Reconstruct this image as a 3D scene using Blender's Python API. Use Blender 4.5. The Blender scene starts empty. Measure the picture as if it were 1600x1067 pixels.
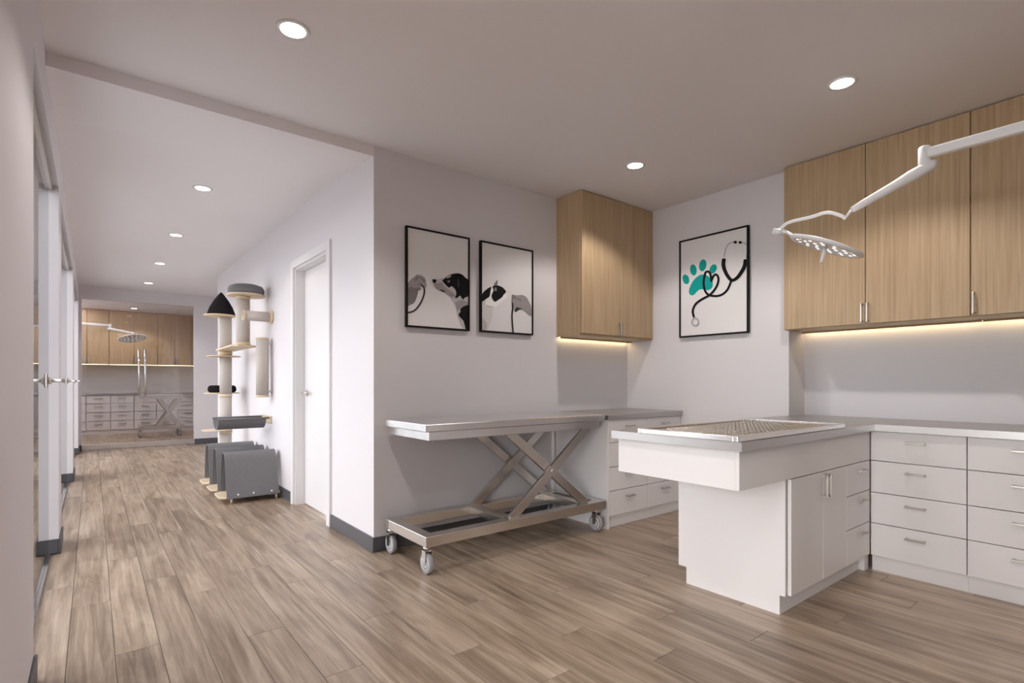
import bpy, bmesh, math, random
from mathutils import Vector, Matrix

random.seed(7)
S = bpy.context.scene
COL = S.collection

# ------------------------------------------------------------------ camera
# (pixel frame 1600 x 1067; horizontal camera with vertical shift)
FPX, YAW, HORIZ, CAMH = 830.81, math.radians(38.273), 596.0, 1.2
cd = bpy.data.cameras.new('camera')
cd.sensor_width = 36.0
cd.lens = FPX / 1600 * 36.0
cd.shift_y = (HORIZ - 533.5) / 1600
cd.clip_start = 0.02
cam = bpy.data.objects.new('camera', cd)
cam.location = (0, 0, CAMH)
cam.rotation_euler = (math.pi / 2, 0, -YAW)
COL.objects.link(cam)
S.camera = cam
S.view_settings.view_transform = 'Standard'
S.view_settings.look = 'None'
S.view_settings.gamma = 1
S.view_settings.use_curve_mapping = False
S.view_settings.exposure = 0.0
S.cycles.use_denoising = True
S.cycles.max_bounces = 10
S.cycles.diffuse_bounces = 6
S.cycles.glossy_bounces = 4
S.cycles.transparent_max_bounces = 12
S.cycles.caustics_reflective = False
S.cycles.caustics_refractive = False
S.cycles.sample_clamp_indirect = 6.0

# ------------------------------------------------------------------ daylight
SKY = 17.0
wd = bpy.data.worlds.new('overcast_sky')
S.world = wd
wd.use_nodes = True
bgn = wd.node_tree.nodes['Background']
bgn.inputs[0].default_value = (0.985, 0.975, 1.0, 1)
bgn.inputs[1].default_value = SKY
LAMP_W = 44.0       # each recessed downlight
LED_E = 13.0         # under-cabinet strips


def portal(name, loc, rot, sx, sy):
    l = bpy.data.lights.new(name, 'AREA')
    l.shape = 'RECTANGLE'; l.size = sx; l.size_y = sy
    l.cycles.is_portal = True
    o = bpy.data.objects.new(name, l)
    o.location = loc; o.rotation_euler = rot
    COL.objects.link(o)
    return o


# key distances (metres)
CEIL = 2.855
XL, XLO = -0.185, -0.30          # corridor glass wall, inner and outer face
XC = 1.551                      # corridor wall with the door
YP = 3.533                      # wall with the two photographs
XP = 4.29                       # wall with the paw poster
XB = 4.57                       # back of the counter recess
YR = 1.93                       # side of the recess
YF = 11.75                      # far glass front
OPEN = [(2.85, 4.87), (5.25, 8.24), (8.80, 11.30)]     # glass openings in the left wall
OPZ = 2.56
for i, (a, b) in enumerate(OPEN):
    portal('daylight_portal', (XLO - 0.02, (a + b) / 2, OPZ / 2), (0, -math.pi / 2, 0), OPZ, b - a)
portal('daylight_portal', (-3.64, -1.1, 1.4), (0, -math.pi / 2, 0), 2.4, 4.4)

# ------------------------------------------------------------------ camera rays (photo pixel to direction)
SN, CS = math.sin(YAW), math.cos(YAW)


def ray(u, v):
    r = (u - 800) / FPX
    return Vector((SN + r * CS, CS - r * SN, (HORIZ - v) / FPX))


def on_y(u, v, y):
    d = ray(u, v); return Vector((0, 0, CAMH)) + d * (y / d.y)


def on_x(u, v, x):
    d = ray(u, v); return Vector((0, 0, CAMH)) + d * (x / d.x)


def at_t(u, v, t):
    return Vector((0, 0, CAMH)) + ray(u, v) * t


def project(p):
    r = p[0] * CS - p[1] * SN
    w = p[0] * SN + p[1] * CS
    if w < 0.05:
        return None
    return 800 + FPX * r / w, HORIZ - FPX * (p[2] - CAMH) / w


# ------------------------------------------------------------------ materials
def newmat(name):
    m = bpy.data.materials.new(name); m.use_nodes = True
    nt = m.node_tree
    return m, nt, nt.nodes['Principled BSDF']


def N(nt, typ, **kw):
    n = nt.nodes.new(typ)
    for k, v in kw.items():
        setattr(n, k, v)
    return n


def plain(name, col, rough=0.5, metal=0.0, spec=0.5, bump=0.0, bscale=60.0, var=0.0):
    m, nt, b = newmat(name)
    b.inputs['Base Color'].default_value = (*col, 1)
    b.inputs['Roughness'].default_value = rough
    b.inputs['Metallic'].default_value = metal
    b.inputs['Specular IOR Level'].default_value = spec
    if bump or var:
        tc = N(nt, 'ShaderNodeTexCoord')
        no = N(nt, 'ShaderNodeTexNoise'); no.inputs['Scale'].default_value = bscale; no.inputs['Detail'].default_value = 4
        nt.links.new(tc.outputs['Object'], no.inputs['Vector'])
        if bump:
            bm_ = N(nt, 'ShaderNodeBump'); bm_.inputs['Strength'].default_value = bump; bm_.inputs['Distance'].default_value = 0.002
            nt.links.new(no.outputs['Fac'], bm_.inputs['Height']); nt.links.new(bm_.outputs[0], b.inputs['Normal'])
        if var:
            mr = N(nt, 'ShaderNodeMapRange'); mr.inputs[3].default_value = 1 - var; mr.inputs[4].default_value = 1 + var
            nt.links.new(no.outputs['Fac'], mr.inputs[0])
            mx = N(nt, 'ShaderNodeMix', data_type='RGBA', blend_type='MULTIPLY'); mx.inputs[0].default_value = 1
            mx.inputs[6].default_value = (*col, 1)
            nt.links.new(mr.outputs[0], mx.inputs[7]); nt.links.new(mx.outputs[2], b.inputs['Base Color'])
    return m


def emit(name, col, e):
    m, nt, b = newmat(name)
    b.inputs['Base Color'].default_value = (*col, 1)
    b.inputs['Emission Color'].default_value = (*col, 1)
    b.inputs['Emission Strength'].default_value = e
    return m


def glass(name, tint=(1, 1, 1), refl=1.0, power=5.0):
    m = bpy.data.materials.new(name); m.use_nodes = True
    nt = m.node_tree; nt.nodes.clear()
    out = N(nt, 'ShaderNodeOutputMaterial'); mix = N(nt, 'ShaderNodeMixShader')
    tr = N(nt, 'ShaderNodeBsdfTransparent'); tr.inputs[0].default_value = (*tint, 1)
    gl = N(nt, 'ShaderNodeBsdfGlossy'); gl.inputs['Roughness'].default_value = 0.0
    lw = N(nt, 'ShaderNodeLayerWeight'); lw.inputs[0].default_value = 0.5
    pw = N(nt, 'ShaderNodeMath', operation='POWER'); pw.inputs[1].default_value = power
    ma = N(nt, 'ShaderNodeMath', operation='MULTIPLY_ADD'); ma.inputs[1].default_value = 0.95; ma.inputs[2].default_value = 0.04
    mu = N(nt, 'ShaderNodeMath', operation='MULTIPLY'); mu.inputs[1].default_value = refl; mu.use_clamp = True
    nt.links.new(lw.outputs['Facing'], pw.inputs[0]); nt.links.new(pw.outputs[0], ma.inputs[0])
    nt.links.new(ma.outputs[0], mu.inputs[0]); nt.links.new(mu.outputs[0], mix.inputs[0])
    nt.links.new(tr.outputs[0], mix.inputs[1]); nt.links.new(gl.outputs[0], mix.inputs[2])
    nt.links.new(mix.outputs[0], out.inputs[0])
    return m


def wood(name, cols, scale, rough=0.42, bump=0.08, rnd=0.06, spec=0.35):
    """grain stretched along one axis; cols = [(pos, rgb)...]"""
    m, nt, b = newmat(name)
    tc = N(nt, 'ShaderNodeTexCoord'); oi = N(nt, 'ShaderNodeObjectInfo')
    mul = N(nt, 'ShaderNodeMath', operation='MULTIPLY'); mul.inputs[1].default_value = 37.0
    nt.links.new(oi.outputs['Random'], mul.inputs[0])
    add = N(nt, 'ShaderNodeVectorMath', operation='ADD')
    nt.links.new(tc.outputs['Object'], add.inputs[0]); nt.links.new(mul.outputs[0], add.inputs[1])
    mp = N(nt, 'ShaderNodeMapping'); mp.inputs['Scale'].default_value = scale
    nt.links.new(add.outputs[0], mp.inputs['Vector'])
    n1 = N(nt, 'ShaderNodeTexNoise'); n1.inputs['Scale'].default_value = 1.0; n1.inputs['Detail'].default_value = 6
    n1.inputs['Roughness'].default_value = 0.6; n1.inputs['Distortion'].default_value = 0.5
    nt.links.new(mp.outputs[0], n1.inputs['Vector'])
    cr = N(nt, 'ShaderNodeValToRGB')
    while len(cr.color_ramp.elements) < len(cols):
        cr.color_ramp.elements.new(0.5)
    for e, (p, c) in zip(cr.color_ramp.elements, cols):
        e.position = p; e.color = (*c, 1)
    nt.links.new(n1.outputs['Fac'], cr.inputs[0])
    mr = N(nt, 'ShaderNodeMapRange'); mr.inputs[3].default_value = 1 - rnd; mr.inputs[4].default_value = 1 + rnd
    nt.links.new(oi.outputs['Random'], mr.inputs[0])
    mx = N(nt, 'ShaderNodeMix', data_type='RGBA', blend_type='MULTIPLY'); mx.inputs[0].default_value = 1
    nt.links.new(cr.outputs[0], mx.inputs[6]); nt.links.new(mr.outputs[0], mx.inputs[7])
    nt.links.new(mx.outputs[2], b.inputs['Base Color'])
    b.inputs['Roughness'].default_value = rough
    b.inputs['Specular IOR Level'].default_value = spec
    bp = N(nt, 'ShaderNodeBump'); bp.inputs['Strength'].default_value = bump; bp.inputs['Distance'].default_value = 0.001
    nt.links.new(n1.outputs['Fac'], bp.inputs['Height']); nt.links.new(bp.outputs[0], b.inputs['Normal'])
    return m


def floor_mat(name):
    m, nt, b = newmat(name)
    tc = N(nt, 'ShaderNodeTexCoord'); oi = N(nt, 'ShaderNodeObjectInfo')
    mul = N(nt, 'ShaderNodeMath', operation='MULTIPLY'); mul.inputs[1].default_value = 53.0
    nt.links.new(oi.outputs['Random'], mul.inputs[0])
    add = N(nt, 'ShaderNodeVectorMath', operation='ADD')
    nt.links.new(tc.outputs['Object'], add.inputs[0]); nt.links.new(mul.outputs[0], add.inputs[1])

    def noise(sc, det, dist):
        mp = N(nt, 'ShaderNodeMapping'); mp.inputs['Scale'].default_value = sc
        nt.links.new(add.outputs[0], mp.inputs['Vector'])
        n = N(nt, 'ShaderNodeTexNoise'); n.inputs['Scale'].default_value = 1; n.inputs['Detail'].default_value = det
        n.inputs['Roughness'].default_value = 0.62; n.inputs['Distortion'].default_value = dist
        nt.links.new(mp.outputs[0], n.inputs['Vector']); return n
    n1 = noise((30, 1.2, 4), 6, 0.7)          # grain
    n2 = noise((5.5, 0.9, 2), 4, 1.0)           # broad smoky patches
    n3 = noise((95, 3.0, 8), 3, 0.0)          # fine pores
    mixf = N(nt, 'ShaderNodeMath', operation='ADD')
    s1 = N(nt, 'ShaderNodeMath', operation='MULTIPLY'); s1.inputs[1].default_value = 0.50
    s2 = N(nt, 'ShaderNodeMath', operation='MULTIPLY'); s2.inputs[1].default_value = 0.42
    s3 = N(nt, 'ShaderNodeMath', operation='MULTIPLY_ADD'); s3.inputs[1].default_value = 0.12
    nt.links.new(n1.outputs['Fac'], s1.inputs[0]); nt.links.new(n2.outputs['Fac'], s2.inputs[0])
    nt.links.new(s1.outputs[0], mixf.inputs[0]); nt.links.new(s2.outputs[0], mixf.inputs[1])
    nt.links.new(n3.outputs['Fac'], s3.inputs[0]); nt.links.new(mixf.outputs[0], s3.inputs[2])
    cr = N(nt, 'ShaderNodeValToRGB')
    cols = [(0.34, (0.105, 0.070, 0.046)), (0.46, (0.235, 0.167, 0.114)), (0.55, (0.355, 0.265, 0.192)), (0.68, (0.52, 0.415, 0.318))]
    while len(cr.color_ramp.elements) < 4:
        cr.color_ramp.elements.new(0.5)
    for e, (p, c) in zip(cr.color_ramp.elements, cols):
        e.position = p; e.color = (*c, 1)
    nt.links.new(s3.outputs[0], cr.inputs[0])
    mr = N(nt, 'ShaderNodeMapRange'); mr.inputs[3].default_value = 0.90; mr.inputs[4].default_value = 1.08
    nt.links.new(oi.outputs['Random'], mr.inputs[0])
    mx = N(nt, 'ShaderNodeMix', data_type='RGBA', blend_type='MULTIPLY'); mx.inputs[0].default_value = 1
    nt.links.new(cr.outputs[0], mx.inputs[6]); nt.links.new(mr.outputs[0], mx.inputs[7])
    nt.links.new(mx.outputs[2], b.inputs['Base Color'])
    rr = N(nt, 'ShaderNodeMapRange'); rr.inputs[3].default_value = 0.28; rr.inputs[4].default_value = 0.42
    nt.links.new(n1.outputs['Fac'], rr.inputs[0]); nt.links.new(rr.outputs[0], b.inputs['Roughness'])
    b.inputs['Specular IOR Level'].default_value = 0.75
    bp = N(nt, 'ShaderNodeBump'); bp.inputs['Strength'].default_value = 0.10; bp.inputs['Distance'].default_value = 0.001
    nt.links.new(s3.outputs[0], bp.inputs['Height']); nt.links.new(bp.outputs[0], b.inputs['Normal'])
    return m


def steel(name, col=(0.76, 0.745, 0.74), rough=0.25, stretch=(3, 3, 120)):
    m, nt, b = newmat(name)
    b.inputs['Base Color'].default_value = (*col, 1)
    b.inputs['Metallic'].default_value = 1.0
    tc = N(nt, 'ShaderNodeTexCoord'); mp = N(nt, 'ShaderNodeMapping'); mp.inputs['Scale'].default_value = stretch
    n = N(nt, 'ShaderNodeTexNoise'); n.inputs['Scale'].default_value = 1; n.inputs['Detail'].default_value = 3
    nt.links.new(tc.outputs['Object'], mp.inputs['Vector']); nt.links.new(mp.outputs[0], n.inputs['Vector'])
    mr = N(nt, 'ShaderNodeMapRange'); mr.inputs[3].default_value = rough - 0.02; mr.inputs[4].default_value = rough + 0.03
    nt.links.new(n.outputs['Fac'], mr.inputs[0]); nt.links.new(mr.outputs[0], b.inputs['Roughness'])
    return m


M = {}
M['wall'] = plain('wall_paint', (0.71, 0.675, 0.69), 0.75, bump=0.05, bscale=300)
M['ceil'] = plain('ceiling_paint', (0.86, 0.825, 0.83), 0.85)
M['trim'] = plain('white_trim_paint', (0.74, 0.72, 0.72), 0.4)
M['base'] = plain('grey_vinyl_baseboard', (0.085, 0.082, 0.09), 0.45)
M['floor'] = floor_mat('vinyl_plank')
M['sub'] = plain('plank_joint', (0.05, 0.038, 0.028), 0.8)
M['oak'] = wood('oak_veneer', [(0.25, (0.36, 0.238, 0.130)), (0.45, (0.45, 0.315, 0.186)), (0.6, (0.51, 0.365, 0.225)), (0.8, (0.575, 0.43, 0.28))], (75, 75, 1.6), rough=0.38, rnd=0.03)
M['white'] = plain('white_melamine', (0.75, 0.71, 0.705), 0.35, spec=0.45)
M['counter'] = steel('satin_steel_worktop', (0.50, 0.475, 0.465), 0.36, (3, 3, 60))
M['steel'] = steel('brushed_steel')
M['steelh'] = steel('brushed_steel_bar', (0.70, 0.665, 0.63), 0.25, (120, 120, 3))
M['nickel'] = plain('satin_nickel', (0.62, 0.57, 0.53), 0.3, 1.0)
M['chrome'] = plain('polished_steel', (0.8, 0.8, 0.8), 0.12, 1.0)
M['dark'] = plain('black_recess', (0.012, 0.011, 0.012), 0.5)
M['lampw'] = plain('white_enamel', (0.82, 0.81, 0.81), 0.25)
M['ledlens'] = emit('lamp_led', (1.0, 0.98, 0.96), 0.9)
M['tyre'] = plain('grey_rubber', (0.30, 0.29, 0.30), 0.6)
M['wheel'] = plain('pale_plastic', (0.72, 0.71, 0.72), 0.4)
M['felt'] = plain('grey_felt', (0.195, 0.19, 0.195), 0.95, spec=0.1, bump=0.6, bscale=170, var=0.42)
M['feltd'] = plain('charcoal_felt', (0.014, 0.012, 0.013), 0.95, spec=0.05, bump=0.5, bscale=420, var=0.2)
M['birch'] = wood('birch_ply', [(0.3, (0.60, 0.46, 0.31)), (0.7, (0.74, 0.61, 0.44))], (3, 3, 30), rough=0.5)
M['sisal'] = plain('sisal_rope', (0.53, 0.475, 0.43), 0.9, bump=0.9, bscale=160, var=0.15)
M['button'] = plain('white_button', (0.9, 0.9, 0.9), 0.3)
M['black'] = plain('black_frame', (0.010, 0.008, 0.008), 0.45, spec=0.15)
M['paper'] = plain('white_print', (0.78, 0.75, 0.75), 0.6, spec=0.2)
M['lens'] = emit('lamp_lens', (1, 0.97, 0.93), 14.0)
M['led'] = emit('warm_led', (1.0, 0.80, 0.46), LED_E)
M['led2'] = emit('warm_led_far', (1.0, 0.80, 0.46), 4.0)
M['grate'] = plain('dull_steel_grate', (0.42, 0.37, 0.32), 0.32, 1.0)
M['glass'] = glass('clear_glass', (0.90, 0.925, 0.915))
M['glass3'] = glass('daylight_dimming_glass', (0.505, 0.515, 0.52), 1.0, 2.6)  # tint added to hold back the daylight entering the corridor
M['glass2'] = glass('door_glass', (0.95, 0.95, 0.955), 1.0)
M['conc'] = plain('concrete', (0.36, 0.36, 0.36), 0.9, var=0.1, bscale=3)
for k, c in dict(p_black=(0.012, 0.011, 0.013), p_dark=(0.05, 0.045, 0.05), p_mid=(0.22, 0.20, 0.20), p_grey=(0.34, 0.31, 0.31), p_light=(0.52, 0.49, 0.48), p_pale=(0.68, 0.65, 0.64), p_white=(0.9, 0.87, 0.86)).items():
    M[k] = plain('print_' + k[2:], c, 0.7, var=0.12, bscale=120, spec=0.08)
M['p_teal'] = plain('print_teal', (0.012, 0.34, 0.31), 0.7, spec=0.08)
M['p_wire'] = plain('print_grey_line', (0.40, 0.37, 0.38), 0.55)


# ------------------------------------------------------------------ mesh builder
class MB:
    def __init__(s):
        s.v = []; s.f = []; s.sm = []

    def add(s, vs, fs, smooth=False):
        o = len(s.v)
        s.v += [Vector(p) for p in vs]
        for f in fs:
            s.f.append([i + o for i in f]); s.sm.append(smooth)
        return s

    def box(s, x0, x1, y0, y1, z0, z1, bev=0.0, seg=2):
        x0, x1 = min(x0, x1), max(x0, x1); y0, y1 = min(y0, y1), max(y0, y1); z0, z1 = min(z0, z1), max(z0, z1)
        if not bev:
            vs = [(x, y, z) for z in (z0, z1) for y in (y0, y1) for x in (x0, x1)]
            return s.add(vs, [(0, 2, 3, 1), (4, 5, 7, 6), (0, 1, 5, 4), (2, 6, 7, 3), (0, 4, 6, 2), (1, 3, 7, 5)])
        bm = bmesh.new()
        bmesh.ops.create_cube(bm, size=1)
        for v in bm.verts:
            v.co = Vector(((x0 + x1) / 2 + v.co.x * (x1 - x0), (y0 + y1) / 2 + v.co.y * (y1 - y0), (z0 + z1) / 2 + v.co.z * (z1 - z0)))
        bmesh.ops.bevel(bm, geom=bm.edges[:], offset=bev, segments=seg, affect='EDGES', profile=0.5)
        bm.verts.index_update()
        s.add([v.co.copy() for v in bm.verts], [[v.index for v in f.verts] for f in bm.faces])
        bm.free()
        return s

    def obox(s, c, ax, ay, az, hx, hy, hz, bev=0.0):
        """box in a local frame"""
        t = MB().box(-hx, hx, -hy, hy, -hz, hz, bev)
        c, ax, ay, az = Vector(c), Vector(ax).normalized(), Vector(ay).normalized(), Vector(az).normalized()
        return s.add([c + ax * p.x + ay * p.y + az * p.z for p in t.v], t.f)

    def tube(s, pts, r, n=14, caps=True):
        pts = [Vector(p) for p in pts]
        rs = r if isinstance(r, (list, tuple)) else [r] * len(pts)
        rings = []; prev = None
        for i, p in enumerate(pts):
            if i == 0: d = pts[1] - p
            elif i == len(pts) - 1: d = p - pts[-2]
            else: d = (pts[i + 1] - p).normalized() + (p - pts[i - 1]).normalized()
            d.normalize()
            if prev is None:
                a = d.orthogonal().normalized()
            else:
                a = (prev - d * prev.dot(d)).normalized()
            prev = a; b = d.cross(a)
            rings.append([p + (a * math.cos(2 * math.pi * k / n) + b * math.sin(2 * math.pi * k / n)) * rs[i] for k in range(n)])
        vs = [q for rg in rings for q in rg]
        fs = [(i * n + k, i * n + (k + 1) % n, (i + 1) * n + (k + 1) % n, (i + 1) * n + k) for i in range(len(rings) - 1) for k in range(n)]
        s.add(vs, fs, True)
        if caps:
            s.add(rings[0], [list(range(n))[::-1]]); s.add(rings[-1], [list(range(n))])
        return s

    def lathe(s, prof, o, ax=(1, 0, 0), ay=(0, 1, 0), az=(0, 0, 1), n=32, smooth=True):
        """prof = [(radius, height)...] revolved round az at o"""
        o, ax, ay, az = Vector(o), Vector(ax).normalized(), Vector(ay).normalized(), Vector(az).normalized()
        vs = []
        for r, h in prof:
            for k in range(n):
                t = 2 * math.pi * k / n
                vs.append(o + ax * (r * math.cos(t)) + ay * (r * math.sin(t)) + az * h)
        fs = [(i * n + k, i * n + (k + 1) % n, (i + 1) * n + (k + 1) % n, (i + 1) * n + k) for i in range(len(prof) - 1) for k in range(n)]
        s.add(vs, fs, smooth)
        m = len(prof)
        if prof[0][0] > 1e-5: s.add(vs[:n], [list(range(n))[::-1]])
        if prof[-1][0] > 1e-5: s.add(vs[(m - 1) * n:], [list(range(n))])
        return s

    def prism(s, poly, fn, a, b):
        """poly of 2d points, fn(p, q, w) -> 3d, extruded from w=a to w=b"""
        n = len(poly)
        s.add([fn(p, q, a) for p, q in poly] + [fn(p, q, b) for p, q in poly],
              [list(range(n))[::-1], list(range(n, 2 * n))] + [(i, (i + 1) % n, n + (i + 1) % n, n + i) for i in range(n)])
        return s

    def bounds(s):
        lo = Vector((min(p.x for p in s.v), min(p.y for p in s.v), min(p.z for p in s.v)))
        hi = Vector((max(p.x for p in s.v), max(p.y for p in s.v), max(p.z for p in s.v)))
        return lo, hi


WLOC = {}


def build(name, mb, mat, parent=None, fixnormals=True):
    lo, hi = mb.bounds()
    o0 = Vector(((lo.x + hi.x) / 2, (lo.y + hi.y) / 2, lo.z))
    me = bpy.data.meshes.new(name)
    me.from_pydata([p - o0 for p in mb.v], [], mb.f)
    me.polygons.foreach_set('use_smooth', mb.sm)
    if fixnormals:
        bm = bmesh.new(); bm.from_mesh(me)
        bmesh.ops.remove_doubles(bm, verts=bm.verts, dist=1e-5)
        bmesh.ops.recalc_face_normals(bm, faces=bm.faces); bm.to_mesh(me); bm.free()
    me.materials.append(M[mat] if isinstance(mat, str) else mat)
    o = bpy.data.objects.new(name, me)
    COL.objects.link(o)
    WLOC[o.name] = o0
    if parent is not None:
        o.parent = parent
        o.location = o0 - WLOC[parent.name]
    else:
        o.location = o0
    return o


def tag(o, label, cat=None, group=None, kind=None):
    o['label'] = label
    if cat: o['category'] = cat
    if group: o['group'] = group
    if kind: o['kind'] = kind
    return o


def thing(name, loc, label, cat, group=None, kind=None):
    o = bpy.data.objects.new(name, None)
    o.empty_display_size = 0.1
    COL.objects.link(o)
    o.location = loc; WLOC[o.name] = Vector(loc)
    return tag(o, label, cat, group, kind)


def B(*a, **k):
    return MB().box(*a, **k)


def struct(name, mb, mat, label, cat):
    return tag(build(name, mb, mat), label, cat, kind='structure')


# ================================================================== SHELL
# ---- ceiling and beam
cm = MB()
cm.box(-3.6, 4.72, -4.1, 1.38, CEIL, CEIL + 0.1)
cm.box(XLO, 4.72, 1.38, 16.0, CEIL, CEIL + 0.1)
struct('ceiling', cm, 'ceil', 'smooth pale ceiling over the room and corridor', 'ceiling')
bmz = MB().prism([(YP, 2.781), (4.389, CEIL), (YP, CEIL)], lambda p, q, w: (w, p, q), XL, XC)
struct('trim_1', bmz, 'ceil', 'shallow ceiling beam across the mouth of the corridor', 'beam')

# ---- walls
struct('wall_front', B(XC, 4.72, YP, YP + 0.14, 0, CEIL), 'wall', 'pale grey wall behind the two black framed pet photographs', 'wall')
DY0, DY1, DZ = 4.445, 5.385, 2.30       # door opening
w = MB()
w.box(XC, XC + 0.16, YP + 0.14, DY0, 0, CEIL)
w.box(XC, XC + 0.16, DY1, 9.45, 0, CEIL)
w.box(XC, XC + 0.16, DY0, DY1, DZ, CEIL)
struct('wall_corridor', w, 'wall', 'bright white corridor wall with the closed door', 'wall')
struct('wall_right', B(XP, 4.72, YR, YP, 0, CEIL), 'wall', 'pale wall behind the paw print poster', 'wall')
struct('wall_recess', B(XB, 4.72, -4.1, YR, 0, CEIL), 'wall', 'pale backsplash wall behind the long counter on the right', 'wall')
FX0, FX1, FZ = -0.145, 1.53, 2.635
w = MB()
w.box(XLO, FX0, YF, YF + 0.12, 0, CEIL)
w.box(FX1, 2.72, YF, YF + 0.12, 0, CEIL)
w.box(FX0, FX1, YF, YF + 0.12, FZ, CEIL)
struct('wall_far', w, 'wall', 'end wall of the corridor around the glass double door', 'wall')
w = MB().box(2.6, 2.72, 9.45, YF, 0, CEIL).box(XC + 0.16, 2.72, 9.33, 9.45, 0, CEIL)
struct('wall_alcove', w, 'wall', 'side wall of the niche at the corridor end', 'wall')
w = MB()
piers = [(1.38, 2.85), (4.87, 5.25), (8.24, 8.80), (11.30, YF)]
for a, b in piers:
    w.box(XLO, XL, a, b, 0, CEIL)
for a, b in OPEN:
    w.box(XLO, XL, a, b, OPZ, CEIL)
struct('wall_left', w, 'wall', 'white wall with piers between the glass doors on the left', 'wall')
# exam room behind the far glass
w = MB().box(-0.62, -0.5, YF + 0.12, 15.95, 0, CEIL).box(2.6, 2.72, YF + 0.12, 15.95, 0, CEIL).box(-0.62, 2.72, 15.82, 15.95, 0, CEIL)
w.box(-0.62, XLO, YF, YF + 0.12, 0, CEIL)
struct('wall_back', w, 'wall', 'walls of the exam room behind the far glass door', 'wall')
# reception side behind the camera
w = MB()
w.box(-3.6, XLO, 1.26, 1.38, 0, CEIL)
w.box(-3.6, 4.72, -4.1, -3.98, 0, CEIL)
w.box(XLO, XL, -3.98, -0.4, 0, CEIL)  # unseen wall stub added to keep daylight off the right hand drawers
w.box(-3.6, -3.48, -3.98, -3.3, 0, CEIL).box(-3.6, -3.48, 1.1, 1.26, 0, CEIL)
w.box(-3.6, -3.48, -3.3, 1.1, 0, 0.2).box(-3.6, -3.48, -3.3, 1.1, 2.6, CEIL)
struct('wall_reception', w, 'wall', 'plain walls of the reception side with an added daylight blocking stub', 'wall')
wn = MB()
for k in range(4):
    a = -3.3 + k * 1.1
    wn.box(-3.57, -3.51, a, a + 0.05, 0.2, 2.6).box(-3.57, -3.51, a + 1.05, a + 1.1, 0.2, 2.6)
    wn.box(-3.57, -3.51, a, a + 1.1, 0.2, 0.25).box(-3.57, -3.51, a, a + 1.1, 2.55, 2.6)
wo = struct('window_1', wn, 'trim', 'white framed window band of the reception side', 'window')
for k in range(4):
    a = -3.3 + k * 1.1
    build('pane', B(-3.544, -3.538, a + 0.05, a + 1.05, 0.25, 2.55), 'glass', wo)

# ---- outdoors
struct('ground', B(-40, XLO - 0.001, 1.381, 40, -0.12, -0.03).box(-40, -3.601, -30, 1.38, -0.12, -0.03).box(-3.601, 30, -30, -4.101, -0.12, -0.03), 'conc', 'grey paving outside the glass doors', 'ground')

# ---- baseboards
BH, BT = 0.105, 0.012
def baseboard(name, segs, label):
    b = MB()
    for s in segs:
        b.box(*s, 0, BH, bev=0.003, seg=1)
    struct(name, b, 'base', label, 'baseboard')
baseboard('baseboard_front', [(XC - BT, 3.285, YP - BT, YP)], 'dark grey baseboard below the framed photographs')
baseboard('baseboard_corridor', [(XC - BT, XC, YP, 4.368), (XC - BT, XC, 5.462, 9.45), (XC - BT, XC + 0.16, 9.45, 9.45 + BT)], 'dark grey baseboard along the corridor door wall')
sg = []
for i, (a, b) in enumerate(piers):
    a2 = a - BT if i else a
    b2 = b + BT if i < 3 else b
    sg.append((XL, XL + BT, a2, b2 if i < 3 else b))
    if i: sg.append((XLO, XL, a - BT, a))
    if i < 3: sg.append((XLO, XL, b, b + BT))
baseboard('baseboard_left', sg, 'dark grey baseboard round the piers of the glass wall')
baseboard('baseboard_far', [(XL + BT, FX0, YF - BT, YF), (FX1, 2.6, YF - BT, YF)], 'dark grey baseboard at the corridor end')

# ---- plank floor
sub = MB().box(-3.6, 4.72, -4.1, 1.38, -0.03, -0.003).box(XLO, 4.72, 1.38, 16.0, -0.03, -0.003)
fl = struct('floor', sub, 'sub', 'brown grey wood plank floor', 'floor')
PW, PL, GAP = 0.165, 1.55, 0.0022
x_line = (1.2 * FPX / (1064.9 - HORIZ)) * ray(101.4, 1064.9).x     # a plank joint seen at bottom left
k0 = math.floor((-3.6 - x_line) / PW)
planks = []
def plank_area(x, ya, yb):
    pts = [project((px, py, 0)) for px, py in ((x, ya), (x + PW, ya), (x + PW, yb), (x, yb))]
    if any(p is None for p in pts):
        return 0
    ar = 0
    cl = [(min(max(p[0], -40), 1640), min(max(p[1], 0), 1110)) for p in pts]
    for i in range(4):
        ar += cl[i][0] * cl[(i + 1) % 4][1] - cl[(i + 1) % 4][0] * cl[i][1]
    return abs(ar) / 2
k = k0
while True:
    x = x_line + k * PW
    if x > 4.6: break
    off = (k * 0.37 + (0.11 if k % 3 else 0.0)) % 1.0 * PL
    y = -4.1 - off
    ymax = 15.9 if x > XLO else 1.36
    ymin = -4.0
    while y < ymax:
        ya, yb = max(y, ymin), min(y + PL, ymax)
        if yb - ya > 0.05:
            ok = True
            # floor hidden inside the wall mass between the rooms
            if x > XC + 0.2 and ya > YP + 0.15 and yb < 9.3: ok = False
            if ok: planks.append((x, ya, yb))
        y += PL
    k += 1
def plank_mesh(L):
    b = MB().box(-(PW - GAP) / 2, (PW - GAP) / 2, -(L - GAP) / 2, (L - GAP) / 2, -0.006, 0, bev=0.0009, seg=1)
    me = bpy.data.meshes.new('plank'); me.from_pydata(b.v, [], b.f); me.materials.append(M['floor']); return me
meshes = {}
ranked = sorted(planks, key=lambda p: -plank_area(*p))
near = [p for p in ranked[:300] if plank_area(*p) > 30]
rest = [p for p in planks if p not in set(near)]
for x, ya, yb in near:
    key = round(yb - ya, 3)
    if key not in meshes: meshes[key] = plank_mesh(yb - ya)
    o = bpy.data.objects.new('plank', meshes[key]); COL.objects.link(o)
    o.parent = fl
    o.location = Vector((x + PW / 2, (ya + yb) / 2, 0)) - WLOC[fl.name]
rb = MB()
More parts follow.
